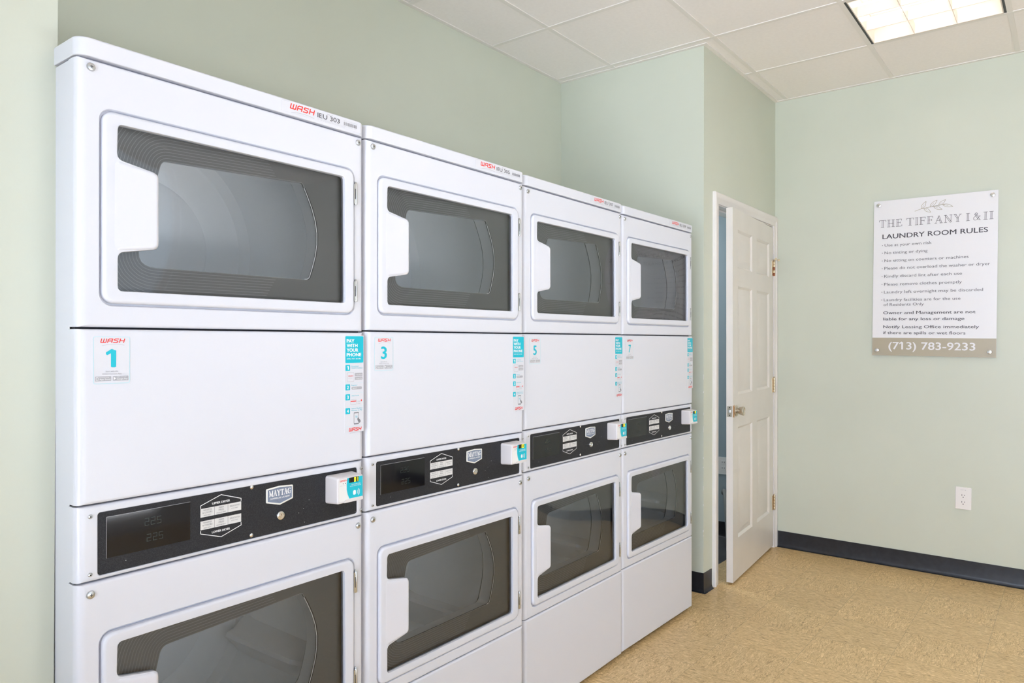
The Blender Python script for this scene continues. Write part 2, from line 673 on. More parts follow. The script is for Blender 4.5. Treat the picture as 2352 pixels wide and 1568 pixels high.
def seven(mb, ch, x, z, wd, h, t, y, on, off=None):
    S = {'a': ((x, z + h), (x + wd, z + h)), 'b': ((x + wd, z + h), (x + wd, z + h / 2)), 'c': ((x + wd, z + h / 2), (x + wd, z)),
         'd': ((x, z), (x + wd, z)), 'e': ((x, z), (x, z + h / 2)), 'f': ((x, z + h / 2), (x, z + h)), 'g': ((x, z + h / 2), (x + wd, z + h / 2))}
    for k, sg in S.items():
        lit = k in SEG.get(ch, '')
        if lit:
            mb.mat(on).stroke(sg, t, y)
        elif off:
            mb.mat(off).stroke(sg, t, y + .00005)


# ------------------------------------------------------------------ room shell
def wallbox(name, label, x0, x1, y0, y1, z0=0, z1=ZC + .12, key='wall'):
    return structure(MB(False).mat(key).box(x0, x1, y0, y1, z0, z1), name, label, 'wall')


structure(MB(False).mat('floor').box(X0 - .1, XF + .1, Y0 - .1, YB + .02, -.05, 0), 'floor', 'tan speckled vinyl tile floor', 'floor')
wallbox('wall_left', 'pale sage green wall left of the first dryer', X0 - .1, XL, YW, YB + .12)
wallbox('wall_back', 'sage green alcove wall above and behind the dryers', XL, XP + .1, YB, YB + .12)

# door opening
DX0, DX1, DH = 3.222, 4.120, 2.062
mb = MB(False).mat('wall')
mb.box(XP, DX0 - .018, YW, YB + .12, 0, ZC + .12)
mb.box(DX0 - .018, XF, YW, YW + .115, DH + .018, ZC + .12)
mb.box(DX1 + .018, XF, YW, YW + .115, 0, DH + .018)
mb.mat('white_wall')
for zc, hh, ww in ((1.118, .026, .0016), (1.048, .008, .003), (.931, .013, .0014), (.842, .030, .0012), (.701, .010, .0026), (.655, .004, .0035), (.538, .022, .0014), (.455, .009, .0025), (.318, .010, .0035), (.296, .004, .0025)):
    mb.box(XP - .0003, XP + ww, YW - .0003, YW + ww * .7, zc, zc + hh)
structure(mb, 'wall_pier', 'sage green pier and door wall beside the last dryer', 'wall')
mb = MB(False).mat('wall')
mb.box(XF, XF + .1, Y0 - .1, YW + .115, 0, ZC + .12)
structure(mb, 'wall_right', 'sage green far wall holding the laundry rules sign', 'wall')

# closet behind the half-open door
mb = MB(False).mat('closet_wall')
mb.box(XF, XF + .1, YW + .115, 1.9, 0, 2.6)
mb.box(DX0 - .5, XF + .1, 1.9, 2.0, 0, 2.6)
mb.box(DX0 - .6, DX0 - .5, YB + .12, 2.0, 0, 2.6)
mb.box(DX0 - .6, XF + .1, YB + .12, 2.0, 2.6, 2.65)
mb.box(DX0 - .018, XF + .1, YW + .116, YB + .12, 2.6, 2.65)
structure(mb, 'wall_closet', 'blue grey closet wall seen through the door gap', 'wall')
structure(MB(False).mat('slate').box(DX0 - .6, XF, YB + .02, 2.0, -.05, .001).box(DX0 + .02, XF, YW + .13, YB + .02, 0, .002), 'floor_closet', 'dark grey closet floor behind the door', 'floor')
area('closet_fill', (3.7, 1.3, 2.5), (0, 0, 0), .5, .5, 17.0, (.88, .94, 1.0))  # added fill lamp under the closet ceiling, brightens the door gap

# unseen front and side walls; front window added for its light
mb = MB(False).mat('white_wall')
WX0, WX1, WZ0, WZ1 = -1.7, 2.0, .12, 2.70
mb.box(X0 - .1, WX0, Y0 - .1, Y0, 0, ZC + .12)
mb.box(WX1, XF + .1, Y0 - .1, Y0, 0, ZC + .12)
mb.box(WX0, WX1, Y0 - .1, Y0, 0, WZ0)
mb.box(WX0, WX1, Y0 - .1, Y0, WZ1, ZC + .12)
structure(mb, 'wall_front', 'white wall behind the camera with a wide added window', 'wall')
mb = MB(False).mat('white_wall')
WY0, WY1 = -3.35, -.95
WZ0, WZ1 = .20, 2.70
mb.box(X0 - .1, X0, Y0, WY0, 0, ZC + .12)
mb.box(X0 - .1, X0, WY1, YW, 0, ZC + .12)
mb.box(X0 - .1, X0, WY0, WY1, 0, WZ0)
mb.box(X0 - .1, X0, WY0, WY1, WZ1, ZC + .12)
structure(mb, 'wall_side', 'white side wall behind the camera with a window', 'wall')


def window(name, along, a0, a1, z0, z1, pos):
    mb = MB(False).mat('trim')
    def bx(u0, u1, d0, d1, v0, v1):
        if along == 'x':
            mb.box(u0, u1, pos + d0, pos + d1, v0, v1)
        else:
            mb.box(pos + d0, pos + d1, u0, u1, v0, v1)
    t = .05
    bx(a0, a1, -.06, -.02, z0, z0 + t)
    bx(a0, a1, -.06, -.02, z1 - t, z1)
    bx(a0, a0 + t, -.06, -.02, z0 + t, z1 - t)
    bx(a1 - t, a1, -.06, -.02, z0 + t, z1 - t)
    mid = (a0 + a1) / 2
    bx(mid - t / 2, mid + t / 2, -.06, -.02, z0 + t, z1 - t)
    o = structure(mb, name, 'unseen white framed window behind the camera', 'window')
    g2 = MB(False).mat('glass')
    for q0, q1 in ((a0 + t, mid - t / 2), (mid + t / 2, a1 - t)):
        if along == 'x':
            g2.box(q0, q1, pos - .042, pos - .038, z0 + t, z1 - t)
        else:
            g2.box(pos - .042, pos - .038, q0, q1, z0 + t, z1 - t)
    g2.build('window_pane', o)
    return o


window('window_1', 'x', WX0, WX1, WZ0, WZ1, Y0)
window('window_2', 'y', WY0, WY1, WZ0, WZ1, X0)

# ceiling grid
GX, GY, GS = 2.9775, -0.6095, .6055
GSY = .6085
FIX = [(2.9775, -1), (2.9775 - 4 * GS, -4), (2.9775, -4), (2.9775 - 8 * GS, -4)]
fixcells = {(round((fx0 - GX) / GS), jy) for fx0, jy in FIX}
mb = MB(False).mat('ceil')
gb = MB(False).mat('grid')
i0, i1 = math.floor((X0 - GX) / GS), math.ceil((XF - GX) / GS)
j0, j1 = -6, 3
ylines = [GY + GSY * k for k in range(j0, j1 + 1)]


def gcol(i):
    return GX + GS * i


def grow(j):   # cell j spans grow(j) .. grow(j)+GSY, cell -1 is just below GY
    return GY + GSY * j


for i in range(i0, i1):
    for j in range(j0, j1):
        if (i, j) in fixcells:
            continue
        a0, a1 = max(gcol(i), X0), min(gcol(i + 1), XF)
        b0, b1 = max(grow(j), Y0), min(grow(j + 1), YB)
        if a1 - a0 < .01 or b1 - b0 < .01:
            continue
        mb.box(a0, a1, b0, b1, ZC + .004, ZC + .02)
mb.box(X0 - .1, XF + .1, Y0 - .1, YB + .12, ZC + .16, ZC + .18)
ceil = structure(mb, 'ceiling', 'off-white suspended tile ceiling in a square grid', 'ceiling')
TW = .0115
for i in range(i0, i1 + 1):
    xg = gcol(i)
    if X0 < xg < XF:
        gb.box(xg - TW, xg + TW, Y0, YB, ZC, ZC + .0035)
for j in range(j0, j1 + 1):
    yg = grow(j)
    if Y0 < yg < YB:
        gb.box(X0, XF, yg - TW, yg + TW, ZC + .0004, ZC + .0036)
# wall angle
A = .022
gb.box(XL + .0003, XP - .0003, YB - A, YB - .0003, ZC - .001, ZC + .003)
gb.box(XP - A, XP - .0003, YW, YB - A, ZC - .0012, ZC + .003)
gb.box(XP - A, XF - .0003, YW - A, YW - .0003, ZC - .001, ZC + .003)
gb.box(XF - A, XF - .0003, Y0, YW - A, ZC - .0012, ZC + .003)
gb.box(X0, XL + A, YW - A, YW - .0003, ZC - .001, ZC + .003)
gb.build('ceiling_grid', ceil)

# baseboards (cove base)


def cove(pts, t=.004):
    """pts: list of (x, y, nx, ny) along the wall foot, n towards the room"""
    prof = [(0, .1025), (t, .1025), (t, .022), (t + .002, .012), (t + .006, .004), (t + .014, 0.0005), (0, 0.0005)]
    return [[(px + nx * d, py + ny * d, z) for d, z in prof] for px, py, nx, ny in pts]


mb = MB().mat('base')
mb.loops(cove([(XF, YW - .02, -1, 0), (XF, Y0, -1, 0)]), True, True)
structure(mb, 'baseboard_right', 'black rubber cove base along the far wall', 'baseboard')
mb = MB().mat('base')
mb.loops(cove([(XP, YB - .1, -1, 0), (XP, YW, -1, -1), (DX0 - .081, YW, 0, -1)]), True, True)
structure(mb, 'baseboard_pier', 'black rubber cove base wrapped around the pier corner', 'baseboard')
mb = MB().mat('base')
mb.loops(cove([(X0, YW, 0, -1), (XL, YW, 1, -1), (XL, YW + .03, 1, 0)]), True, True)
structure(mb, 'baseboard_left', 'black rubber cove base along the left wall', 'baseboard')
mb = MB().mat('base')
mb.loops(cove([(XF, 1.9, -1, 0), (XF, YW + .14, -1, 0)]), True, True)
structure(mb, 'baseboard_closet', 'black cove base inside the closet', 'baseboard')

# ------------------------------------------------------------------ door casing, jamb, door
CW = .066


def casing_prof(side):
    """profile points (across from the opening edge outward, depth towards the room)"""
    return [(.006, 0), (.006, .010), (.012, .012), (.030, .013), (.040, .018), (CW - .006, .019), (CW, .015), (CW, 0)]


mb = MB().mat('trim')
pr = casing_prof(0)
lps = []
rw = (XF - .0015 - DX1) / CW
for d, y in pr:
    pass
L3 = []
L3.append([(DX0 - d, YW - y, 0.001) for d, y in pr])
L3.append([(DX0 - d, YW - y, DH + d) for d, y in pr])
L3.append([(DX1 + d * rw, YW - y, DH + d) for d, y in pr])
L3.append([(DX1 + d * rw, YW - y, 0.001) for d, y in pr])
mb.loops(L3, True, True)
cas = structure(mb, 'trim_1', 'white moulded casing around the panelled door', 'trim', sharp=25)
mb = MB().mat('trim')
jt = .018
mb.box(DX0 - jt + .001, DX0, YW - .001, YW + .116, 0.001, DH + .001)
mb.box(DX1, DX1 + jt - .001, YW - .001, YW + .116, 0.001, DH + .001)
mb.box(DX0 - jt + .001, DX1 + jt - .001, YW - .001, YW + .116, DH + .001, DH + jt)
# stops
mb.box(DX0, DX0 + .010, YW + .040, YW + .075, 0.001, DH)
mb.box(DX1 - .010, DX1, YW + .040, YW + .075, 0.001, DH)
mb.box(DX0 + .010, DX1 - .010, YW + .040, YW + .075, DH - .010, DH)
mb.build('door_jamb', cas)

DW, DT = .868, .035
TH = R(4.6)
HX, HY = DX1 - .004, YW - .008
FX = HX - DW * math.cos(TH)
FY = HY - DW * math.sin(TH)
door = empty('door_1', (FX, FY, .012), (0, R(-.35), TH), 'white six-panel door standing ajar with a worn latch plate', 'door', None, 'structure')
DHH = 2.034
mb = MB().mat('door')
front = [(0, 0), (DW, 0), (DW, DHH), (0, DHH)]
panels = []
for c0, c1 in ((.095, .385), (.483, .775)):
    for z0, z1 in ((.225, .835), (1.015, 1.612), (1.712, 1.925)):
        panels.append((c0, c1, z0, z1))


for sgn, yf in ((1, 0.0), (-1, DT)):
    mb.fill([front] + [rect(*q) for q in panels], yf)
    for x0, x1, z0, z1 in panels:
        it = []
        for ins, dep in ((0, 0), (.004, .003), (.012, .011), (.020, .011), (.046, .002), (.050, .0015)):
            it.append((rect(x0 + ins, x1 - ins, z0 + ins, z1 - ins), yf + sgn * dep))
        mb.stack(it, False, True)
mb.stack([(front, 0), (front, DT)])
bmesh.ops.remove_doubles(mb.bm, verts=mb.bm.verts[:], dist=1e-5)
leaf = mb.build('door_leaf', door, sharp=20)
mb = MB().mat('nickel')
kx, kz = .062, .928
mb.lathe([(.031, 0), (.031, -.003), (.026, -.007), (.0150, -.010), (.0150, -.014), (.0200, -.020), (.0245, -.036), (.0250, -.041), (.0235, -.0435), (.0190, -.0440), (.0180, -.0415), (.0005, -.0415)], (kx, 0, kz), 'y', 28, False)
kn = mb.build('door_knob', door)
kn['label'] = 'round satin metal knob'
mb = MB().mat('nickel')
mb.box(-.0018, 0.0005, .005, .030, kz - .029, kz + .029, .0004, 1)
mb.mat('chrome').box(-.010, -.0017, .010, .025, kz - .010, kz + .010, .003, 2)
mb.mat('dark').lathe([(.003, 0), (.003, -.0005)], (-.0018, .0175, kz + .021), 'x', 10).lathe([(.003, 0), (.003, -.0005)], (-.0018, .0175, kz - .021), 'x', 10)
mb.mat('rust_paint')
mb.flat([(.0006, kz - .034), (.008, kz - .030), (.026, kz - .036), (.034, kz - .018), (.030, kz + .006), (.036, kz + .020), (.026, kz + .036), (.010, kz + .030), (.0006, kz + .033)], -.0004)
mb.build('latch_plate', door)


def hinge(zc2, key, pinstop=False):
    mb = MB().mat(key)
    x, y = DW + .004, -.006
    for k in range(5):
        mb.mat('rust' if (pinstop and k in (0, 2)) else key)
        z0 = zc2 - .047 + .0188 * k
        mb.lathe([(.0065, .0006), (.0068, .002), (.0068, .0170), (.0065, .0182)], (x, y, z0), 'z', 14)
    mb.mat(key).box(DW - .030, DW + .001, -.0016, .0006, zc2 - .046, zc2 + .046)
    mb.lathe([(.003, 0), (.005, .002), (.004, .006)], (x, y, zc2 + .047), 'z', 10)
    o = mb.build('hinge', door)
    if pinstop:
        s = MB().mat('brass')
        s.lathe([(.008, 0), (.008, .005)], (x, y, zc2 + .053), 'z', 12)
        s.box(x - .004, x + .004, y - .022, y - .004, zc2 + .0535, zc2 + .0575)
        s.lathe([(.0025, -.036), (.0025, .036)], (x, y - .020, zc2 + .0555), 'x', 8)
        s.lathe([(.007, -.042), (.007, -.034)], (x, y - .020, zc2 + .0555), 'x', 10)
        s.lathe([(.007, .030), (.007, .036)], (x, y - .020, zc2 + .0555), 'x', 10)
        s.mat('dark').lathe([(.0055, .0361), (.0055, .038)], (x, y - .020, zc2 + .0555), 'x', 10)
        so = s.build('hinge_pin_stop', o)
        o['label'] = 'rusted hinge with a brass pin stop'
    return o


hinge(1.775, 'brass', True)
hinge(1.028, 'brass')
hinge(.275, 'brass')

# things glimpsed in the closet
mb = MB().mat('outlet').slab(rrect(-.036, .036, 0, .115, .004, 3), -.005, 0)
o = empty('closet_outlet', (XF, .42, .425), (0, 0, R(-90)), 'outlet plate on the blue closet wall behind the door edge', 'outlet')
mb.build('cover_plate', o)
for zz in (.038, .077):
    MB().mat('outlet').box(-.015, .015, -.0056, -.004, zz - .012, zz + .016, .001, 1).mat('dark').flat(rect(-.009, -.006, zz, zz + .008), -.0058).flat(rect(.006, .009, zz, zz + .008), -.0058).build('socket', o)
mb = MB().mat('hose')
path = []
for k in range(15):
    u = k / 14
    path.append(Vector((XF - .32 + .29 * u, .26 + .15 * u, .016 + .315 * math.sin(u * 2.0))))
lps = []
for k, pth in enumerate(path):
    d = (path[min(k + 1, 14)] - path[max(k - 1, 0)]).normalized()
    s = d.cross(Vector((0, 1, 0))).normalized()
    t2 = d.cross(s)
    lps.append([tuple(pth + (s * math.cos(a * math.pi / 5) + t2 * math.sin(a * math.pi / 5)) * .014) for a in range(10)])
mb.loops(lps, True, True)
tag(mb.build('drain_hose'), 'grey bent hose on the closet floor seen through the door gap', 'hose')

# ------------------------------------------------------------------ ceiling lights
def ceiling_light(fx0, fy0, label, power):
    t = empty('ceiling_light', (fx0, fy0, ZC), (0, 0, 0), label, 'ceiling light', 'recessed louvred ceiling lights')
    S, SY = GS, GSY
    h = MB(False).mat('steel_dark')
    # rim, dark side channels and the white box above
    h.box(.004, S - .004, .004, .022, .002, .10)
    h.box(.004, S - .004, SY - .022, SY - .004, .002, .10)
    h.box(.004, .008, .022, SY - .022, .002, .10)
    h.box(S - .008, S - .004, .022, SY - .022, .002, .10)
    h.box(.004, S - .004, .004, SY - .004, .120, .124)
    h.mat('louver')
    h.box(.008, S - .008, .022, SY - .022, .116, .120)
    h.box(.008, .0095, .0235, SY - .0235, .001, .115)
    h.box(S - .0095, S - .008, .0235, SY - .0235, .001, .115)
    h.box(.008, S - .008, .022, .0235, .001, .115)
    h.box(.008, S - .008, SY - .0235, SY - .022, .001, .115)
    h.build('housing', t)
    lv = MB(False).mat('louver')
    x0, x1, y0, y1 = .024, S - .024, .027, SY - .027
    zb, zt = .000, .052
    lv.box(x0 - .014, x0, y0 - .003, y1 + .003, zb, zt)
    lv.box(x1, x1 + .014, y0 - .003, y1 + .003, zb, zt)
    lv.box(x0, x1, y0 - .003, y0, zb, zt)
    lv.box(x0, x1, y1, y1 + .003, zb, zt)
    for k in (1, 2):
        yy = y0 + (y1 - y0) * k / 3
        lv.box(x0, x1, yy - .0012, yy + .0012, zb + .001, zt)
        xx = x0 + (x1 - x0) * k / 3
        lv.box(xx - .0016, xx + .0016, y0 + .0005, y1 - .0005, zb, zt - .001)
    lv.build('louver', t)
    for k in range(3):
        xx = x0 + (x1 - x0) * (k + .5) / 3
        tb = MB().mat('tube').lathe([(.0125, .02), (.0125, SY - .02)], (xx, .0, .085), 'z', 12)
        tb.bm.verts.ensure_lookup_table()
        for v in tb.bm.verts:
            dx, dy, dz = v.co.x - xx, v.co.y, v.co.z - .085
            v.co = (xx + dx, dz, .090 + dy)
        tb.build('lamp_tube', t)
    a = area('lamp_glow', (S / 2, SY / 2, .112), (0, 0, 0), S - .05, SY - .06, power, LAMP_COL if power < 10 else ROOM_COL, t)
    a.data.spread = R(172)
    return t


for k, (fx0, jy) in enumerate(FIX):
    lab = ['recessed white louvred ceiling light in front of the sign wall', 'recessed louvred ceiling light behind the camera in mid room',
           'recessed louvred ceiling light behind the camera near the sign wall', 'recessed louvred ceiling light in the window corner'][k]
    ceiling_light(fx0, grow(jy), lab, (P_LAMP, P_ROOM, P_ROOM * .5, P_ROOM * .6)[k])

# ------------------------------------------------------------------ sign
sign = empty('laundry_rules_sign', (XF - .016, -.5025, 1.2425), (0, .0125, R(-90)), 'white laundry room rules sign with a tan phone band on the far wall', 'sign')
SW, SH = .617, .9155
mb = MB(False).mat('sign_white').box(0, SW, 0, .004, 0, SH, .0006, 1)
mb.build('sign_board', sign)
mb = MB(False).mat('sign_tan').box(.0006, SW - .0006, -.0004, 0.001, .0006, .1045)
mb.mat('sign_white').text('(713) 783-9233', .0884, .0375, .0445, -.0007, .5195, .014)
mb.build('phone_band', sign)
yy = -.0006
TT = (('THE', .030, .150), ('TIFFANY', .1745, .4470), ('I', .4690, .4850), ('&', .5000, .5365), ('II', .5500, .5950))
for s, a, b2 in TT:
    mb = MB(False).mat('sign_ink')
    serif_text(mb, s, a, b2, .7585, .041, yy, .0019, .0060, True, .20)
    mb.build('title_word', sign, recalc=False)
LINES = [('heading_line', 'sign_ink', 'LAUNDRY ROOM RULES', .048, .6893, .0284, .571, .012)]
BUL = (('Use at your own risk', .6434, .303), ('No tinting or dying', .5985, .2826), ('No sitting on counters or machines', .552, .4826),
       ('Please do not overload the washer or dryer', .507, .5834), ('Kindly discard lint after each use', .460, .4526),
       ('Please remove clothes promptly', .4125, .4526), ('Laundry left overnight may be discarded', .3665, .5522), ('Laundry facilities are for the use', .3205, .447))
LINES += [('rule_line', 'sign_ink2', s, .0598, z, .0170, xe, .002) for s, z, xe in BUL]
LINES += [('rule_line', 'sign_ink2', 'of Residents Only', .0585, .2925, .0170, .2678, .002),
          ('notice_line', 'sign_ink', 'Owner and Management are not', .058, .2440, .0175, .5186, .010),
          ('notice_line', 'sign_ink', 'liable for any loss or damage', .058, .2070, .0175, .4669, .010),
          ('notice_line', 'sign_ink', 'Notify Leasing Office immediately', .058, .1610, .0175, .5359, .005),
          ('notice_line', 'sign_ink', 'if there are spills or wet floors', .058, .1262, .0175, .473, .005)]
for k, (nm, key, s, xa, z, cap, xe, bo) in enumerate(LINES):
    mb = MB(False).mat(key).text(s, xa, z, cap, yy, xe, bo)
    if 1 <= k <= 8:
        mb.lathe([(.0022, -.0002), (.0022, 0)], (.0485, yy, z + .0075), 'y', 10)
    mb.build(nm, sign, recalc=False)
# sprig of leaves
mb = MB(False).mat('sign_tan')
stem = [(.2150, .8375), (.245, .8475), (.275, .8525), (.305, .8555), (.335, .8600), (.365, .8620)]
mb.ribbon(stem, .0022, yy)


def leaf_outline(bx, bz, tx, tz, wdt):
    d = Vector((tx - bx, tz - bz))
    q = Vector((-d.y, d.x)).normalized() * wdt
    A = []
    for sg in (1, -1):
        pts = []
        for k in range(13):
            u = k / 12
            p = Vector((bx, bz)) + d * u + q * sg * (math.sin(math.pi * u ** .8) * .5)
            pts.append(p[:])
        mb.ribbon(pts, .0022, yy)
    mb.ribbon([(bx, bz), (bx + d.x * .55, bz + d.y * .55)], .0012, yy)


for q in ((.250, .8490, .272, .889, .017), (.292, .854, .327, .8905, .017), (.335, .8595, .369, .8885, .016), (.262, .8505, .296, .824, .016), (.310, .8555, .352, .8345, .016), (.355, .8615, .4045, .846, .015)):
    leaf_outline(*q)
mb.build('leaf_emblem', sign, recalc=False)
for sx, sz in ((.0255, .890), (.591, .890), (.0255, .0305), (.586, .0305)):
    mb = MB().mat('chrome_bright')
    mb.lathe([(.0125, .0155), (.0125, -.003), (.0115, -.0055), (.009, -.0065), (0.0005, -.0065)], (sx, 0, sz), 'y', 24, False)
    mb.build('standoff_screw', sign)

# ------------------------------------------------------------------ wall outlet
out = empty('wall_outlet', (XF, -.9640, .3850), (0, .012, R(-90)), 'white duplex outlet low on the far wall under the sign', 'outlet')
mb = MB().mat('outlet')
pl = rrect(-.0385, .0385, 0, .1235, .004, 4)
mb.stack([(pl, 0), (pl, -.003), (offset_loop(pl, -.002), -.0055)], True, True)
mb.mat('ink_pale').text("CKT 1B", -.013, .107, .0042, -.0057, .013, .01)
mb.build('cover_plate', out)
for zc2 in (.076, .038):
    mb = MB().mat('outlet')
    c = [(.0165 * math.cos(a * math.pi / 16), max(-.0135, min(.0135, .0165 * math.sin(a * math.pi / 16))) + zc2) for a in range(32)]
    mb.stack([(c, -.005), (c, -.0068)], False, True)
    mb.mat('dark').flat(rect(-.0078, -.0052, zc2, zc2 + .0085), -.0070).flat(rect(.0052, .0075, zc2 + .001, zc2 + .0075), -.0070)
    mb.lathe([(.0027, -.0002), (.0027, 0)], (0, -.0070, zc2 - .0075), 'y', 10)
    mb.build('socket', out)
mb = MB().mat('outlet').lathe([(.003, 0), (.003, -.001), (.002, -.0015)], (0, -.0055, .057), 'y', 10)
mb.build('screw', out)

# ------------------------------------------------------------------ stacked dryers
W0 = .686
ZK0, ZK1 = .012, .353           # kick panel
ZL0, ZL1 = .3565, .857          # lower front
ZN0, ZN1 = .8605, 1.0010        # console
ZM0, ZM1 = 1.0045, 1.3315       # middle panel
ZU0, ZU1 = 1.3355, 1.8350       # upper front
ZT0, ZT1 = 1.8385, 1.8745       # top cap
RS, RT = .017, .006


def front_items(x0, x1, z0, z1, yback, rs=RS, rtp=RT, y0=0.0, n=6):
    it = [(rrect(x0, x1, z0, z1, .0008), yback)]
    for k in range(n + 1):
        d = rs * (1 - math.sin(k / n * math.pi / 2))          # depth from the face
        dx = rs - math.sqrt(max(0, rs * rs - (rs - d) ** 2))
        dz = 0 if d >= rtp else rtp - math.sqrt(max(0, rtp * rtp - (rtp - d) ** 2))
        it.append((rrect(x0 + dx, x1 - dx, z0 + dz, z1 - dz, .0008 + dz), y0 + d))
    return it


GLASS = rpoly([(.072, .027, .010), (.619, .028, .010), (.617, .345, .010), (.072, .345, .010), (.0705, .279, .014), (.150, .264, .014), (.150, .114, .014), (.072, .100, .014)], 6)
_arc = []
for k in range(9):       # bulging right-hand side of the clear opening
    u = k / 8
    _arc.append((.527 + (.508 - .527) * u + .034 * math.sin(math.pi * u), .081 + (.313 - .081) * u, 0))
CLEAR = rpoly([(.114, .079, .034)] + [(_arc[0][0], _arc[0][1], .012)] + _arc[1:-1] + [(_arc[-1][0], _arc[-1][1], .006), (.168, .299, .020)], 6)


def dense(pts, step=.006):
    out2 = []
    for a, b2 in zip(pts, pts[1:] + pts[:1]):
        a, b2 = Vector(a), Vector(b2)
        n2 = max(1, int((b2 - a).length / step))
        for k in range(n2):
            out2.append(tuple(a.lerp(b2, k / n2)))
    return out2


def door_front(parent, zf, tag_name, upper):
    """front panel with its round-cornered door, glass, liner, drum. zf = bottom of the door recess"""
    z0, z1 = (ZU0, ZU1) if upper else (ZL0, ZL1)
    mb = MB().mat('enamel')
    it = front_items(.001, W0 - .001, z0, z1, .035)
    px0, px1, pz0, pz1 = .0395, .6535, zf - .003, zf + .373
    it += [(rrect(px0, px1, pz0, pz1, .024), 0), (rrect(px0 + .0012, px1 - .0012, pz0 + .0012, pz1 - .0012, .0232), .0012),
           (rrect(px0 + .0025, px1 - .0025, pz0 + .0025, pz1 - .0025, .022), .005), (rrect(px0 + .0025, px1 - .0025, pz0 + .0025, pz1 - .0025, .022), .0085),
           (rrect(.052, .642, zf + .008, zf + .362, .02), .0085), (rrect(.052, .642, zf + .008, zf + .362, .02), .032)]
    mb.stack(it)
    pn = mb.build('upper_front_panel' if upper else 'lower_front_panel', parent, wn=True)
    zs = z1 - .0150 if upper else z1 - .0205
    for sx in (.0255, .6645):
        s = MB().mat('chrome')
        s.lathe([(.0078, 0), (.0078, -.0012), (.0066, -.0030), (.004, -.0040), (.0008, -.0042)], (sx, 0, zs), 'y', 18)
        s.mat('dark').flat(rect(sx - .0030, sx + .0030, zs - .0006, zs + .0006), -.00435).flat(rect(sx - .0006, sx + .0006, zs - .0030, zs + .0030), -.00438)
        s.build('screw', pn)
    # door frame
    dr = MB().mat('enamel')
    fx0, fx1, fz0, fz1 = .0450, .6485, zf + .003, zf + .367
    gl2 = [(a, b2 + zf) for a, b2 in GLASS]
    rr = .0065
    it = [(rrect(fx0, fx1, fz0, fz1, .021), .0080)]
    yf = -.0065
    for k in range(6):
        d = rr * (1 - math.sin(k / 5 * math.pi / 2))
        ins = rr - math.sqrt(max(0, rr * rr - (rr - d) ** 2))
        it.append((rrect(fx0 + ins, fx1 - ins, fz0 + ins, fz1 - ins, .021 - ins * .6), yf + d))
    dr.stack(it)
    last = it[-1][0]
    g_out = offset_loop(gl2, .0022)
    dr.fill([last, g_out], yf)
    dr.stack([(g_out, yf), (offset_loop(gl2, .0008), yf + .0008), (gl2, yf + .0025), (gl2, .0080)])
    bmesh.ops.remove_doubles(dr.bm, verts=dr.bm.verts[:], dist=2e-5)
    dro = dr.build('dryer_door', parent, wn=True)
    # moulded pull: soft pad on the white tab
    hd = MB().mat('handle')
    hz0, hz1 = zf + .106, zf + .273
    outl = rpoly([(.062, hz0 - .004, .012), (.149, hz0 + .009, .013), (.149, hz1 - .010, .013), (.062, hz1 + .004, .012)], 6)
    wedge = lambda q: min(1.0, max(0.0, (q - .0600) / .060))
    L3 = [[(a, yf + .0004, c) for a, c in outl]]
    for ins, dy in ((.0008, -.0014), (.0025, -.0030), (.005, -.0042), (.008, -.0047)):
        L3.append([(a, yf + .0003 + dy * wedge(a), c) for a, c in offset_loop(outl, -ins)])
    hd.loops(L3, False, True)
    hd.build('handle', dro, wn=True)
    # glass pane, a touch convex
    gp = MB().mat('glass')
    nx, nz = 28, 18
    gv = []
    for j in range(nz + 1):
        row = []
        for i in range(nx + 1):
            u, v = i / nx, j / nz
            bul = .0045 * (1 - (2 * u - 1) ** 2) * (1 - (2 * v - 1) ** 2)
            row.append(gp.bm.verts.new((.060 + .571 * u, .0025 - bul, zf + .018 + .337 * v)))
        gv.append(row)
    for j in range(nz):
        for i in range(nx):
            gp.face((gv[j][i], gv[j][i + 1], gv[j + 1][i + 1], gv[j + 1][i]))
    gp.build('window_pane', dro, recalc=False)
    # smoked inner bezel with contour lines
    bz = MB(False).mat('bezel')
    cl = [(a, b2 + zf) for a, b2 in CLEAR]
    bz.fill([rrect(.053, .641, zf + .009, zf + .361, .018), cl], .020)
    bz.stack([(cl, .020), (cl, .024)])
    bz.mat('bezel_line')
    dn = dense(cl, .004)
    bz.ribbon(offset_loop(dn, .0006) + [offset_loop(dn, .0006)[0]], .0012, .0195)
    bound = rrect(.056, .638, zf + .012, zf + .358, .016)
    nn = len(dn)
    for k in range(1, 20):
        lp = offset_loop(dn, k * .0063)
        # shrink the run of the line towards the hinge side
        keep = []
        runs = []
        for i in range(nn):
            p = lp[i]
            ok = inside(p, bound) and p[0] < .440 - .004 * k
            if ok:
                keep.append(p)
            else:
                if len(keep) > 2:
                    runs.append(keep)
                keep = []
        if len(keep) > 2:
            if runs and inside(lp[0], bound) and lp[0][0] < .440 - .004 * k and (Vector(runs[0][0]) - Vector(lp[0])).length < 1e-6:
                runs[0] = keep + runs[0]
            else:
                runs.append(keep)
        for rn in runs:
            bz.ribbon(rn, .0010, .0196)
    # rim highlight painted white along the curved side, dark line beside it
    na = [q for q in offset_loop(dn, -.0008) if q[0] > .512 and zf + .070 < q[1] < zf + .320]
    bz.mat('print_white').ribbon(na, .0018, .0192)
    bz.mat('enamel_dark_gap').ribbon([(q[0] + .0032, q[1]) for q in na], .0022, .0194)
    bz.build('window_bezel', dro, recalc=False)
    ln = MB().mat('liner')
    c2 = offset_loop(cl, .006)
    c3 = offset_loop(cl, .010)
    ln.stack([(cl, .024), (offset_loop(cl, .003), .026), (c2, .050), (c3, .074)])
    ln.mat('gasket').stack([(c3, .0742), (offset_loop(cl, .0155), .078), (offset_loop(cl, .0155), .0815)])
    ln.mat('liner')
    ln.build('door_liner', dro)
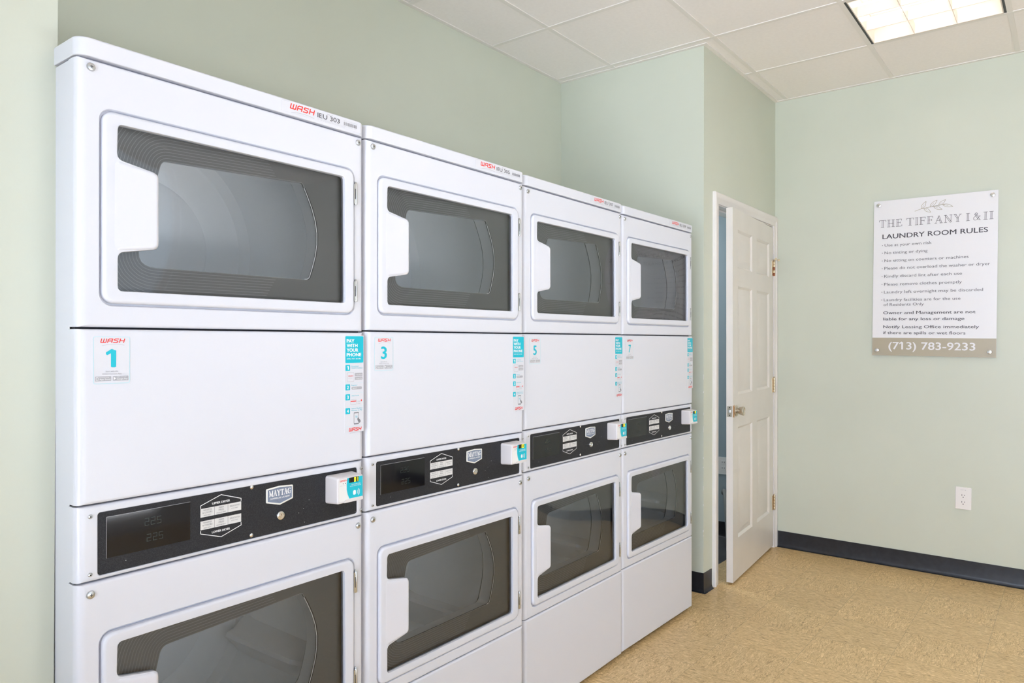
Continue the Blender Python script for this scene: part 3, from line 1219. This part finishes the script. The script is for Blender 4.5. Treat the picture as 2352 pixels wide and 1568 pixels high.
    for hz in (zf + .059, zf + .307):
        hg = MB().mat('chrome')
        hg.lathe([(.0036, -.027), (.0042, -.0255), (.0042, .0255), (.0036, .027)], (.6535, -.0045, hz), 'z', 12)
        hg.lathe([(.0026, .027), (.0034, .0285), (.0022, .031)], (.6535, -.0045, hz), 'z', 10)
        hg.box(.6455, .6535, -.0072, -.0058, hz - .025, hz + .025)
        hg.mat('dark').box(.6485, .6505, -.0076, -.0070, hz - .013, hz + .013)
        hg.build('hinge', dro)
    return pn, dro, cl


def drum(parent, cl, cz, ang):
    NB = 72
    mb = MB().mat('drum')
    cx, rad = .343, .298
    out0 = offset_loop(cl, .016)
    # resample outline by angle so it bridges to the circle
    ring0 = []
    for k in range(NB):
        a = 2 * math.pi * k / NB
        dx, dz = math.cos(a), math.sin(a)
        best = None
        for p, q in zip(out0, out0[1:] + out0[:1]):
            ex, ez = q[0] - p[0], q[1] - p[1]
            den = dx * ez - dz * ex
            if abs(den) < 1e-12:
                continue
            t = ((p[0] - cx) * ez - (p[1] - cz) * ex) / den
            s = ((p[0] - cx) * dz - (p[1] - cz) * dx) / den
            if t > 0 and -1e-6 <= s <= 1 + 1e-6:
                best = t if best is None else max(best, t)
        best = best or .2
        ring0.append((cx + dx * best, cz + dz * best))
    circ = lambda r: [(cx + r * math.cos(2 * math.pi * k / NB), cz + r * math.sin(2 * math.pi * k / NB)) for k in range(NB)]
    mb.stack([(ring0, .082), (circ(rad - .012), .084), (circ(rad), .100), (circ(rad), .45), (circ(rad - .02), .475), (circ(rad * .62), .488), (circ(rad * .58), .48), (circ(.03), .48)], False, True)
    d = mb.build('drum', parent)
    for k in range(3):
        a = R(ang + 120 * k)
        b2 = MB().mat('baffle')
        L3 = []
        for y, hh, ww in ((.105, .030, .060), (.14, .068, .050), (.42, .078, .052), (.465, .030, .062)):
            sec = []
            for t, h in ((-ww, -.004), (-.014, hh * .82), (-.006, hh), (.006, hh), (.014, hh * .82), (ww, -.004)):
                rr2 = rad - h
                sec.append((cx + rr2 * math.cos(a) - t * math.sin(a), y, cz + rr2 * math.sin(a) + t * math.cos(a)))
            L3.append(sec)
        b2.loops(L3, True, True, close=True)
        for yy2 in (.20, .28, .36):
            b2.lathe([(.0015, -.03), (.0015, .03)], (cx + (rad - .05) * math.cos(a), yy2, cz + (rad - .05) * math.sin(a)), 'y', 6)
        b2.build('baffle', d)
    return d


def solid_panel(name, parent, z0, z1, y0=0.0, rs=RS):
    mb = MB().mat('enamel')
    V = mb.stack(front_items(.001, W0 - .001, z0, z1, .035 + y0, rs=rs, y0=y0), False, True)
    return mb.build(name, parent, wn=True)


def number_sticker(parent, num):
    mb = MB(False).mat('sticker')
    o = rrect(.0290, .0955, 1.2282, 1.3178, .004, 4)
    y1, y = -.0004, -.0007
    mb.stack([(o, 0.0002), (o, y1)], False, True)
    mb.mat('cyan_pale')
    mb.ribbon(offset_loop(o, -.0006) + [offset_loop(o, -.0006)[0]], .0012, y)
    wash_logo(mb, .0415, .0850, 1.3055, 1.3140, y)
    mb.mat('cyan')
    cx = .0622
    wdn = {'1': .0150}.get(num, .0182)
    mb.text(num, cx - wdn / 2 - (.0015 if num == '1' else 0), 1.2600, .0335, y, cx + wdn / 2 - (.0015 if num == '1' else 0), .03)
    mb.mat('ink_pale').text('Start with the', .0622, 1.2505, .0030, y, None, .005, 'C').text('WASH-Connect App', .0622, 1.2455, .0030, y, None, .005, 'C')
    mb.mat('ink_soft')
    for a, b2, s1, s2 in ((.0325, .0610, 'Download on the', 'App Store'), (.0640, .0925, 'GET IT ON', 'Google Play')):
        mb.mat('ink_pale').flat(rrect(a, b2, 1.2335, 1.2425, .0008, 2), y)
        mb.mat('print_white').text(s1, a + .0075, 1.2399, .0013, y - .0002, b2 - .004, .005)
        mb.text(s2, a + .0075, 1.2355, .0030, y - .0002, b2 - .0015, .01)
        if s2 == 'App Store':
            mb.stroke(rect(a + .0018, a + .0050, 1.2352, 1.2408), .0006, y - .0002, True)
        else:
            mb.flat([(a + .0016, 1.2352), (a + .0060, 1.2380), (a + .0016, 1.2408)], y - .0002)
    return mb.build('number_sticker', parent, recalc=False)


def barcode_sticker(parent, num):
    mb = MB(False).mat('sticker')
    y1, y = -.0034, -.0037
    o = rect(.4330, .6700, 1.8445, 1.8715)
    mb.stack([(o, -.0030), (o, y1)], False, True)
    mb.mat('ink_pale').text('Property of', .4365, 1.8690, .0016, y, .4560, .0)
    wash_logo(mb, .4570, .5255, 1.8535, 1.8672, y)
    mb.mat('ink').text('IEU ' + num, .5355, 1.8530, .0118, y, .6025, .004)
    mb.text('Machine ID', .5635, 1.8664, .0014, y, .5810, .0)
    mb.mat('ink_pale').text('To request service or report a problem, use our app', .5355, 1.8497, .0014, y, .6560, .0)
    mb.text('or call us and have this number ready', .5355, 1.8472, .0014, y, .6200, .0)
    mb.text('THIS IS YOUR MACHINE ID', .6130, 1.8640, .0012, y, .6590, .0)
    mb.mat('ink_soft')
    x = .6160
    pat = [2, 1, 1, 2, 1, 1, 2, 3, 1, 1, 2, 1, 3, 1, 1, 2, 1, 1, 3, 2, 1, 1, 2, 1, 1, 2, 2, 1, 3, 1, 1, 1, 2]
    tot = sum(pat) * 1.0
    k = (.6570 - x) / tot
    for i, p in enumerate(pat):
        if i % 2 == 0:
            mb.flat(rect(x, x + p * k, 1.8528, 1.8612), y)
        x += p * k
    return mb.build('barcode_sticker', parent, recalc=False)


def payment_sticker(parent):
    y1, y, y2 = -.0004, -.0007, -.0010
    mb = MB(False).mat('sticker')
    o = rect(.6205, .6815, 1.0780, 1.3240)
    mb.stack([(o, 0.0002), (o, y1)], False, True)
    mb.mat('cyan').flat(rrect(.6218, .6804, 1.2545, 1.3226, .003, 4), y)
    mb.mat('print_white')
    for s, z, xe in (('PAY', 1.3062, .6500), ('WITH', 1.2946, .6605), ('YOUR', 1.2830, .6630), ('PHONE', 1.2712, .6725)):
        mb.text(s, .6262, z, .0088, y2, xe, .035)
    mb.text('SIMPLE. FAST. SECURE.', .6265, 1.2636, .0028, y2, .6720, .015)
    for n2, zt in (('1', 1.2498), ('2', 1.2005), ('3', 1.1755), ('4', 1.1405)):
        mb.mat('cyan').flat(rrect(.6222, .6370, zt - .0153, zt, .0015, 3), y)
        mb.mat('print_white').text(n2, .6270, zt - .0120, .0088, y2, .6322, .03)
    mb.mat('cyan')
    mb.text('Download', .6415, 1.2445, .0030, y, .6640, .006).text('WASH-Connect', .6415, 1.2398, .0030, y, .6770, .006)
    mb.text('Register', .6415, 1.1962, .0030, y, .6605, .006)
    mb.text('Add Funds', .6415, 1.1695, .0030, y, .6660, .006)
    mb.text('Select Machine', .6415, 1.1368, .0030, y, .6770, .006).text('Number to Pay', .6415, 1.1320, .0030, y, .6765, .006)
    mb.mat('ink_pale')
    for za, zb in ((1.2520, 1.2525), (1.2028, 1.2033), (1.1778, 1.1783), (1.1428, 1.1433), (1.0935, 1.0940)):
        mb.mat('cyan_pale').flat(rect(.6222, .6800, za, zb), y)
    # step pictures
    mb.mat('ink_pale').stroke(rrect(.6275, .6495, 1.2070, 1.2300, .003, 3), .0007, y, True)
    mb.mat('red').text('WASH', .6305, 1.2200, .0030, y, .6465, .02)
    mb.mat('ink_pale').text('CONNECT', .6305, 1.2150, .0018, y, .6465, .0)
    for za in (1.2205, 1.2110):
        mb.mat('ink_pale').flat(rrect(.6525, .6775, za, za + .0078, .001, 2), y)
        mb.mat('print_white').text('App Store' if za > 1.215 else 'Google Play', .6570, za + .0024, .0026, y2, .6760, .0)
    mb.mat('ink_pale').flat(rrect(.6415, .6755, 1.1865, 1.1935, .003, 3), y)
    mb.mat('print_white').text('SIGN UP', .6450, 1.1885, .0028, y2, .6580, .01)
    mb.mat('ink_pale').stroke(rrect(.6385, .6570, 1.1485, 1.1610, .0015, 3), .0006, y, True)
    mb.mat('red').flat(rect(.6385, .6570, 1.1555, 1.1580), y)
    mb.mat('ink_pale').flat(rect(.6605, .6700, 1.1560, 1.1568), y).flat(rect(.6605, .6700, 1.1535, 1.1542), y).flat(rect(.6605, .6700, 1.1490, 1.1497), y)
    mb.mat('red').flat([(.6740, 1.1545), (.6765, 1.1575), (.6740, 1.1605), (.6715, 1.1575)], y)
    mb.mat('ink_soft').stroke(rrect(.6495, .6650, 1.0975, 1.1275, .002, 3), .0011, y, True)
    mb.flat(rect(.6495, .6650, 1.0975, 1.1005), y).flat(rect(.6495, .6650, 1.1255, 1.1275), y)
    mb.mat('cyan').text('10', .6540, 1.1140, .0055, y, .6605, .01)
    mb.mat('ink_soft').flat([(.6600, 1.1105), (.6625, 1.1150), (.6645, 1.1115), (.6685, 1.1095), (.6715, 1.1040), (.6680, 1.1000), (.6650, 1.1010), (.6615, 1.1060)], y2)
    wash_logo(mb, .6330, .6730, 1.0805, 1.0900, y)
    return mb.build('payment_sticker', parent, recalc=False)


def console(parent):
    mb = MB().mat('enamel')
    it = front_items(.001, W0 - .001, ZN0, ZN1, .035, y0=.0005)
    ov = rrect(.0385, .6620, .8680, .9865, .006)
    it += [(offset_loop(ov, .0016), .0005), (offset_loop(ov, .0006), .0012), (ov, .0030)]
    mb.stack(it, False, True)
    cp = mb.build('console_panel', parent, wn=True)
    y0 = .0022
    mb = MB(False).mat('black')
    mb.stack([(offset_loop(ov, -.0004), .0030), (offset_loop(ov, -.0004), y0)], False, True)
    y = y0 - .0003
    mb.mat('print_white')
    for pl in ([(.2418, .9572), (.2418, .9628), (.2880, .9788), (.3352, .9628), (.3352, .9580)], [(.2418, .9092), (.2418, .9036), (.2880, .8882), (.3352, .9040), (.3352, .9092)]):
        mb.stroke(pl, .0014, y)
    mb.text('UPPER DRYER', .2675, .9608, .0046, y, .3085, .03)
    mb.text('LOWER DRYER', .2670, .8998, .0046, y, .3085, .03)
    for zt in (.9560, .9296):
        for k, (a, b2) in enumerate(((.2412, .2722), (.2727, .3037), (.3042, .3355))):
            mb.mat('print_grey').flat(rect(a, b2, zt - .0183, zt), y)
            mb.mat('ink_soft')
            c = (a + b2) / 2
            rows = (('WHITES', '& COLORS', 'HIGH HEAT'), ('PERM', 'PRESS', 'MEDIUM HEAT'), ('DELICATES', None, 'LOW HEAT'))[k]
            ww = ((.019, .022, .017), (.011, .012, .022), (.023, 0, .016))[k]
            for q, s in enumerate(rows):
                if s:
                    dz = .0052 * (q + 1) if rows[1] else (.0070 if q == 0 else .0120)
                    hh = .0034 if q < 2 else .0022
                    mb.text(s, c - ww[q] / 2, zt - dz - .0004, hh, y - .0002, c + ww[q] / 2, .004)
    # scuffs on the overlay
    mb.mat('print_grey')
    for px, pz in ((.5150, .9280), (.4990, .9100), (.4860, .9020), (.5020, .8770), (.6570, .8730), (.0900, .8850)):
        mb.lathe([(.0007, -.0001), (.0007, 0)], (px, y, pz), 'y', 6)
    mb.build('control_overlay', cp, recalc=False)
    # display window
    mb = MB(False).mat('display')
    ds = rrect(.0540, .2185, .8972, .9755, .0012, 3)
    mb.stack([(ds, y0 + .0004), (ds, y0 - .0008)], False, True)
    mb.mat('ink_pale').ribbon([(.0540, .9755), (.2185, .9755)], .0007, y0 - .0009)
    mb.ribbon([(.0540, .8972), (.0540, .9755)], .0007, y0 - .0009)
    for ch, x, z in (('2', .126, .945), ('2', .138, .945), ('5', .150, .945), ('2', .130, .913), ('2', .142, .913), ('5', .154, .913)):
        seven(mb, ch, x, z, .0075, .0135, .0012, y0 - .0010, 'lcd_green')
    mb.build('display_window', cp, recalc=False)
    # maker's badge
    y3 = y0
    shp = [(.3974, .9415), (.4333, .9318), (.4690, .9345), (.4690, .9728), (.4560, .9742), (.4330, .9748), (.4100, .9742), (.3974, .9726)]
    shp = rpoly([(.3976, .9405, .003), (.4333, .9310, .003), (.4690, .9405, .003), (.4690, .9722, .003), (.4333, .9752, .02), (.3976, .9722, .003)], 4)
    mb = MB().mat('badge_rim')
    mb.stack([(shp, y3), (shp, y3 - .0015), (offset_loop(shp, -.0010), y3 - .0022), (offset_loop(shp, -.0030), y3 - .0022), (offset_loop(shp, -.0034), y3 - .0018)], False, False)
    mb.mat('badge_blue').flat(offset_loop(shp, -.0034), y3 - .0018)
    mb.mat('print_white')
    serif_text(mb, 'MAYTAG', .4045, .4625, .9540, .0120, y3 - .0020, .0011, .0024, False, .10)
    mb.text('COMMERCIAL LAUNDRY', .4070, .9462, .0040, y3 - .0020, .4600, .02)
    bd = mb.build('badge', cp, recalc=False)
    bd['label'] = 'slate badge with a silver rim'
    mb = MB().mat('chrome_bright')
    mb.lathe([(.0105, 0), (.0105, -.004), (.0095, -.0058), (.0070, -.0062), (.0068, -.0050), (.0040, -.0050), (.0038, -.0064), (.0006, -.0064)], (.4335, y0, .9068), 'y', 24)
    mb.mat('dark').flat(rect(.4330, .4340, .9072, .9105), y0 - .0066)
    mb.build('key_lock', cp)
    for sx, sz, rr2 in ((.0250, .9820, .0040), (.0250, .8738, .0040), (.6757, .9818, .0040), (.6750, .8742, .0040), (.3610, .9830, .0048), (.3600, .8760, .0048)):
        s = MB().mat('chrome_bright' if rr2 > .0044 else 'chrome')
        s.lathe([(rr2, 0), (rr2 * .92, -.0016), (rr2 * .6, -.0028), (.0005, -.0030)], (sx, .0005 if rr2 < .0044 else y0, sz), 'y', 16)
        if rr2 < .0044:
            s.mat('dark').lathe([(.0016, -.0002), (.0016, 0)], (sx, -.0026, sz), 'y', 6)
        s.build('screw', cp)
    return cp


def reader(parent, num):
    """card and phone payment box on the right of the console"""
    x0, x1, z0, z1 = .5640, .6500, .9100, .9785
    mb = MB().mat('reader')
    it = [(rrect(x0, x1, z0, z1, .006), .0022)]
    for ins, y in ((0, -.002), (.0012, -.020), (.0022, -.036), (.0030, -.0390), (.0048, -.0410)):
        it.append((rrect(x0 + ins, x1 - ins, z0 + ins, z1 - ins, .006), y))
    mb.stack(it, False, True)
    rd = mb.build('payment_reader', parent, wn=True)
    yf = -.0412
    mb = MB(False).mat('reader_face')
    mb.flat(rrect(x0 + .0060, x1 - .0055, z0 + .0080, z1 - .0055, .003, 4), yf)
    y = yf - .0003
    mb.mat('cyan')
    xs = .5965
    curve = [(xs - .001, z1 - .0058), (xs - .0028, z1 - .020), (xs - .0025, z1 - .034), (xs + .0005, z1 - .046), (xs + .0055, z0 + .0118)]
    pts = curve + [(x1 - .0058, z0 + .0118), (x1 - .0058, z1 - .0058)]
    mb.flat(pts, y)
    wash_logo(mb, .5735, .5945, .9660, .9705, y, False)
    mb.mat('dark').lathe([(.0012, -.0001), (.0012, 0)], (.5830, y, .9612), 'y', 8).lathe([(.0012, -.0001), (.0012, 0)], (.5900, y, .9612), 'y', 8)
    mb.mat('ink_pale').flat(rect(.5730, .5900, .9560, .9564), y)
    mb.mat('print_white').text('TAP OR INSERT CARD', .6080, .9538, .0026, y - .0002, .6370, .004).text('OR PAY WITH THE APP', .6040, .9500, .0026, y - .0002, .6390, .004)
    for k in range(3):
        c = [(.6240 + (.004 + .003 * k) * math.cos(R(a)), .9345 + (.006 + .003 * k) * math.sin(R(a))) for a in range(-45, 46, 15)]
        mb.ribbon(c, .0011, y - .0002)
    mb.flat(rrect(.6135, .6225, .9290, .9400, .003, 3), y - .0002)
    mb.build('reader_label', rd, recalc=False)
    mb = MB(False).mat('display')
    mb.slab(rect(.6015, .6310, .9605, .9730), yf - .0010, yf - .0002)
    for k, ch in enumerate(('8', '8') + tuple(num)):
        x = .6035 + k * .0068
        if k < 2:
            seven(mb, ' ', x, .9622, .0040, .0090, .0011, yf - .0013, 'led_on', 'led_off')
        else:
            seven(mb, ch, x, .9622, .0040, .0090, .0015, yf - .0013, 'led_on', 'led_off')
    mb.build('reader_display', rd, recalc=False)
    mb = MB().mat('reader')
    mb.stack([(rpoly([(x0 + .018, z0 + .0035, .003), (x1 - .0055, z0 + .0035, .003), (x1 - .0055, z0 + .0105, .003), (x0 + .026, z0 + .0105, .004)], 4), -.0400),
              (rpoly([(x0 + .018, z0 + .0035, .003), (x1 - .0055, z0 + .0035, .003), (x1 - .0055, z0 + .0105, .003), (x0 + .026, z0 + .0105, .004)], 4), -.0432)], False, True)
    mb.build('card_slot', rd)
    return rd


# pose of each unit: x, y, yaw, lean, rise  (feet are not quite level on the floor)
POSE = [(0.0, -.0234, .0127, -.0047, -.0079), (.6934, -.0081, .0018, -.0040, -.0014), (1.4011, .0093, .0108, -.0067, .0026), (2.0892, .0222, -.0097, -.0050, .0067)]
NUM = [('1', '303', '01'), ('3', '305', '03'), ('5', '307', '05'), ('7', '309', '07')]
LAB = ['white stacked double dryer with number 1 sticker, leftmost beside the pale green wall',
       'white stacked double dryer with number 3 sticker, second from the left wall',
       'white stacked double dryer with number 5 sticker, third from the left wall',
       'white stacked double dryer with number 7 sticker, last beside the green pier']
DRANG_U = [95, 88, 92, 90]
DRANG_L = [-21, -44, -27, -12]


def make_dryer():
    t = empty('stacked_dryer', (0, 0, 0))
    mb = MB().mat('enamel')
    mb.box(.003, W0 - .003, .034, .72, .012, ZU1, 0, 1, None, ('front',))
    mb.build('cabinet_body', t)
    # dark carcass edge behind the gaps between the panels
    for z in (ZK1, ZL1, ZN1, ZM1, ZU1):
        MB(False).mat('enamel_dark_gap').box(.006, W0 - .006, .0185, .034, z - .004, z + .0075).build('panel_seam', t)
    mb = MB().mat('enamel')
    cap = []
    rs = .020
    for k in range(7):
        a = k / 6 * math.pi / 2
        cap.append((rs * (1 - math.cos(a)), rs * (1 - math.sin(a))))
    # top cap: plan outline with rounded front corners, soft top edge
    def plan(ins):
        pts = []
        x0, x1, y0, y1, r = .000 + ins, W0 - ins, -.003 + ins, .72 - ins, .022
        for cx, cy, a0 in ((x0 + r, y0 + r, 180), (x1 - r, y0 + r, 270)):
            for k in range(9):
                a = R(a0 + 90 * k / 8)
                pts.append((cx + r * math.cos(a), cy + r * math.sin(a)))
        pts += [(x1, y1), (x0, y1)]
        return pts
    L3 = [[(a, b2, ZT0) for a, b2 in plan(.001)], [(a, b2, ZT0 + .001) for a, b2 in plan(0)]]
    for k in range(6):
        a = k / 5 * math.pi / 2
        L3.append([(p, q, ZT1 - .005 * (1 - math.sin(a))) for p, q in plan(.005 * (1 - math.cos(a)))])
    mb.loops(L3, True, True)
    mb.build('top_cap', t, wn=True)
    _, _, clu = door_front(t, 1.378, 'upper', True)
    _, _, cll = door_front(t, .389, 'lower', False)
    solid_panel('middle_panel', t, ZM0, ZM1, -.0015)
    solid_panel('kick_panel', t, ZK0, ZK1, 0.0)
    console(t)
    payment_sticker(t).location.y = -.0015
    return t, clu, cll


def copy_tree(o, parent=None):
    c = o.copy()
    COL.objects.link(c)
    if parent is not None:
        c.parent = parent
    for ch in [q for q in bpy.data.objects if q.parent == o]:
        copy_tree(ch, c)
    return c


first, CLU, CLL = make_dryer()
units = [first] + [copy_tree(first) for _ in range(3)]
for i, t in enumerate(units):
    x, y, yaw, lean, rise = POSE[i]
    t.location = (x, y, rise)
    t.rotation_euler = (0, lean, yaw)
    tag(t, LAB[i], 'dryer', 'stacked dryers along the alcove')
    number_sticker(t, NUM[i][0]).location.y = -.0015
    barcode_sticker(t, NUM[i][1])
    reader(t, NUM[i][2])
    drum(t, CLU, 1.558, DRANG_U[i])
    drum(t, CLL, .569, DRANG_L[i])
    mb = MB(False).mat('enamel_dark_gap').box(.02, W0 - .02, .05, .70, -rise + .004, .016)
    mb.build('plinth', t)
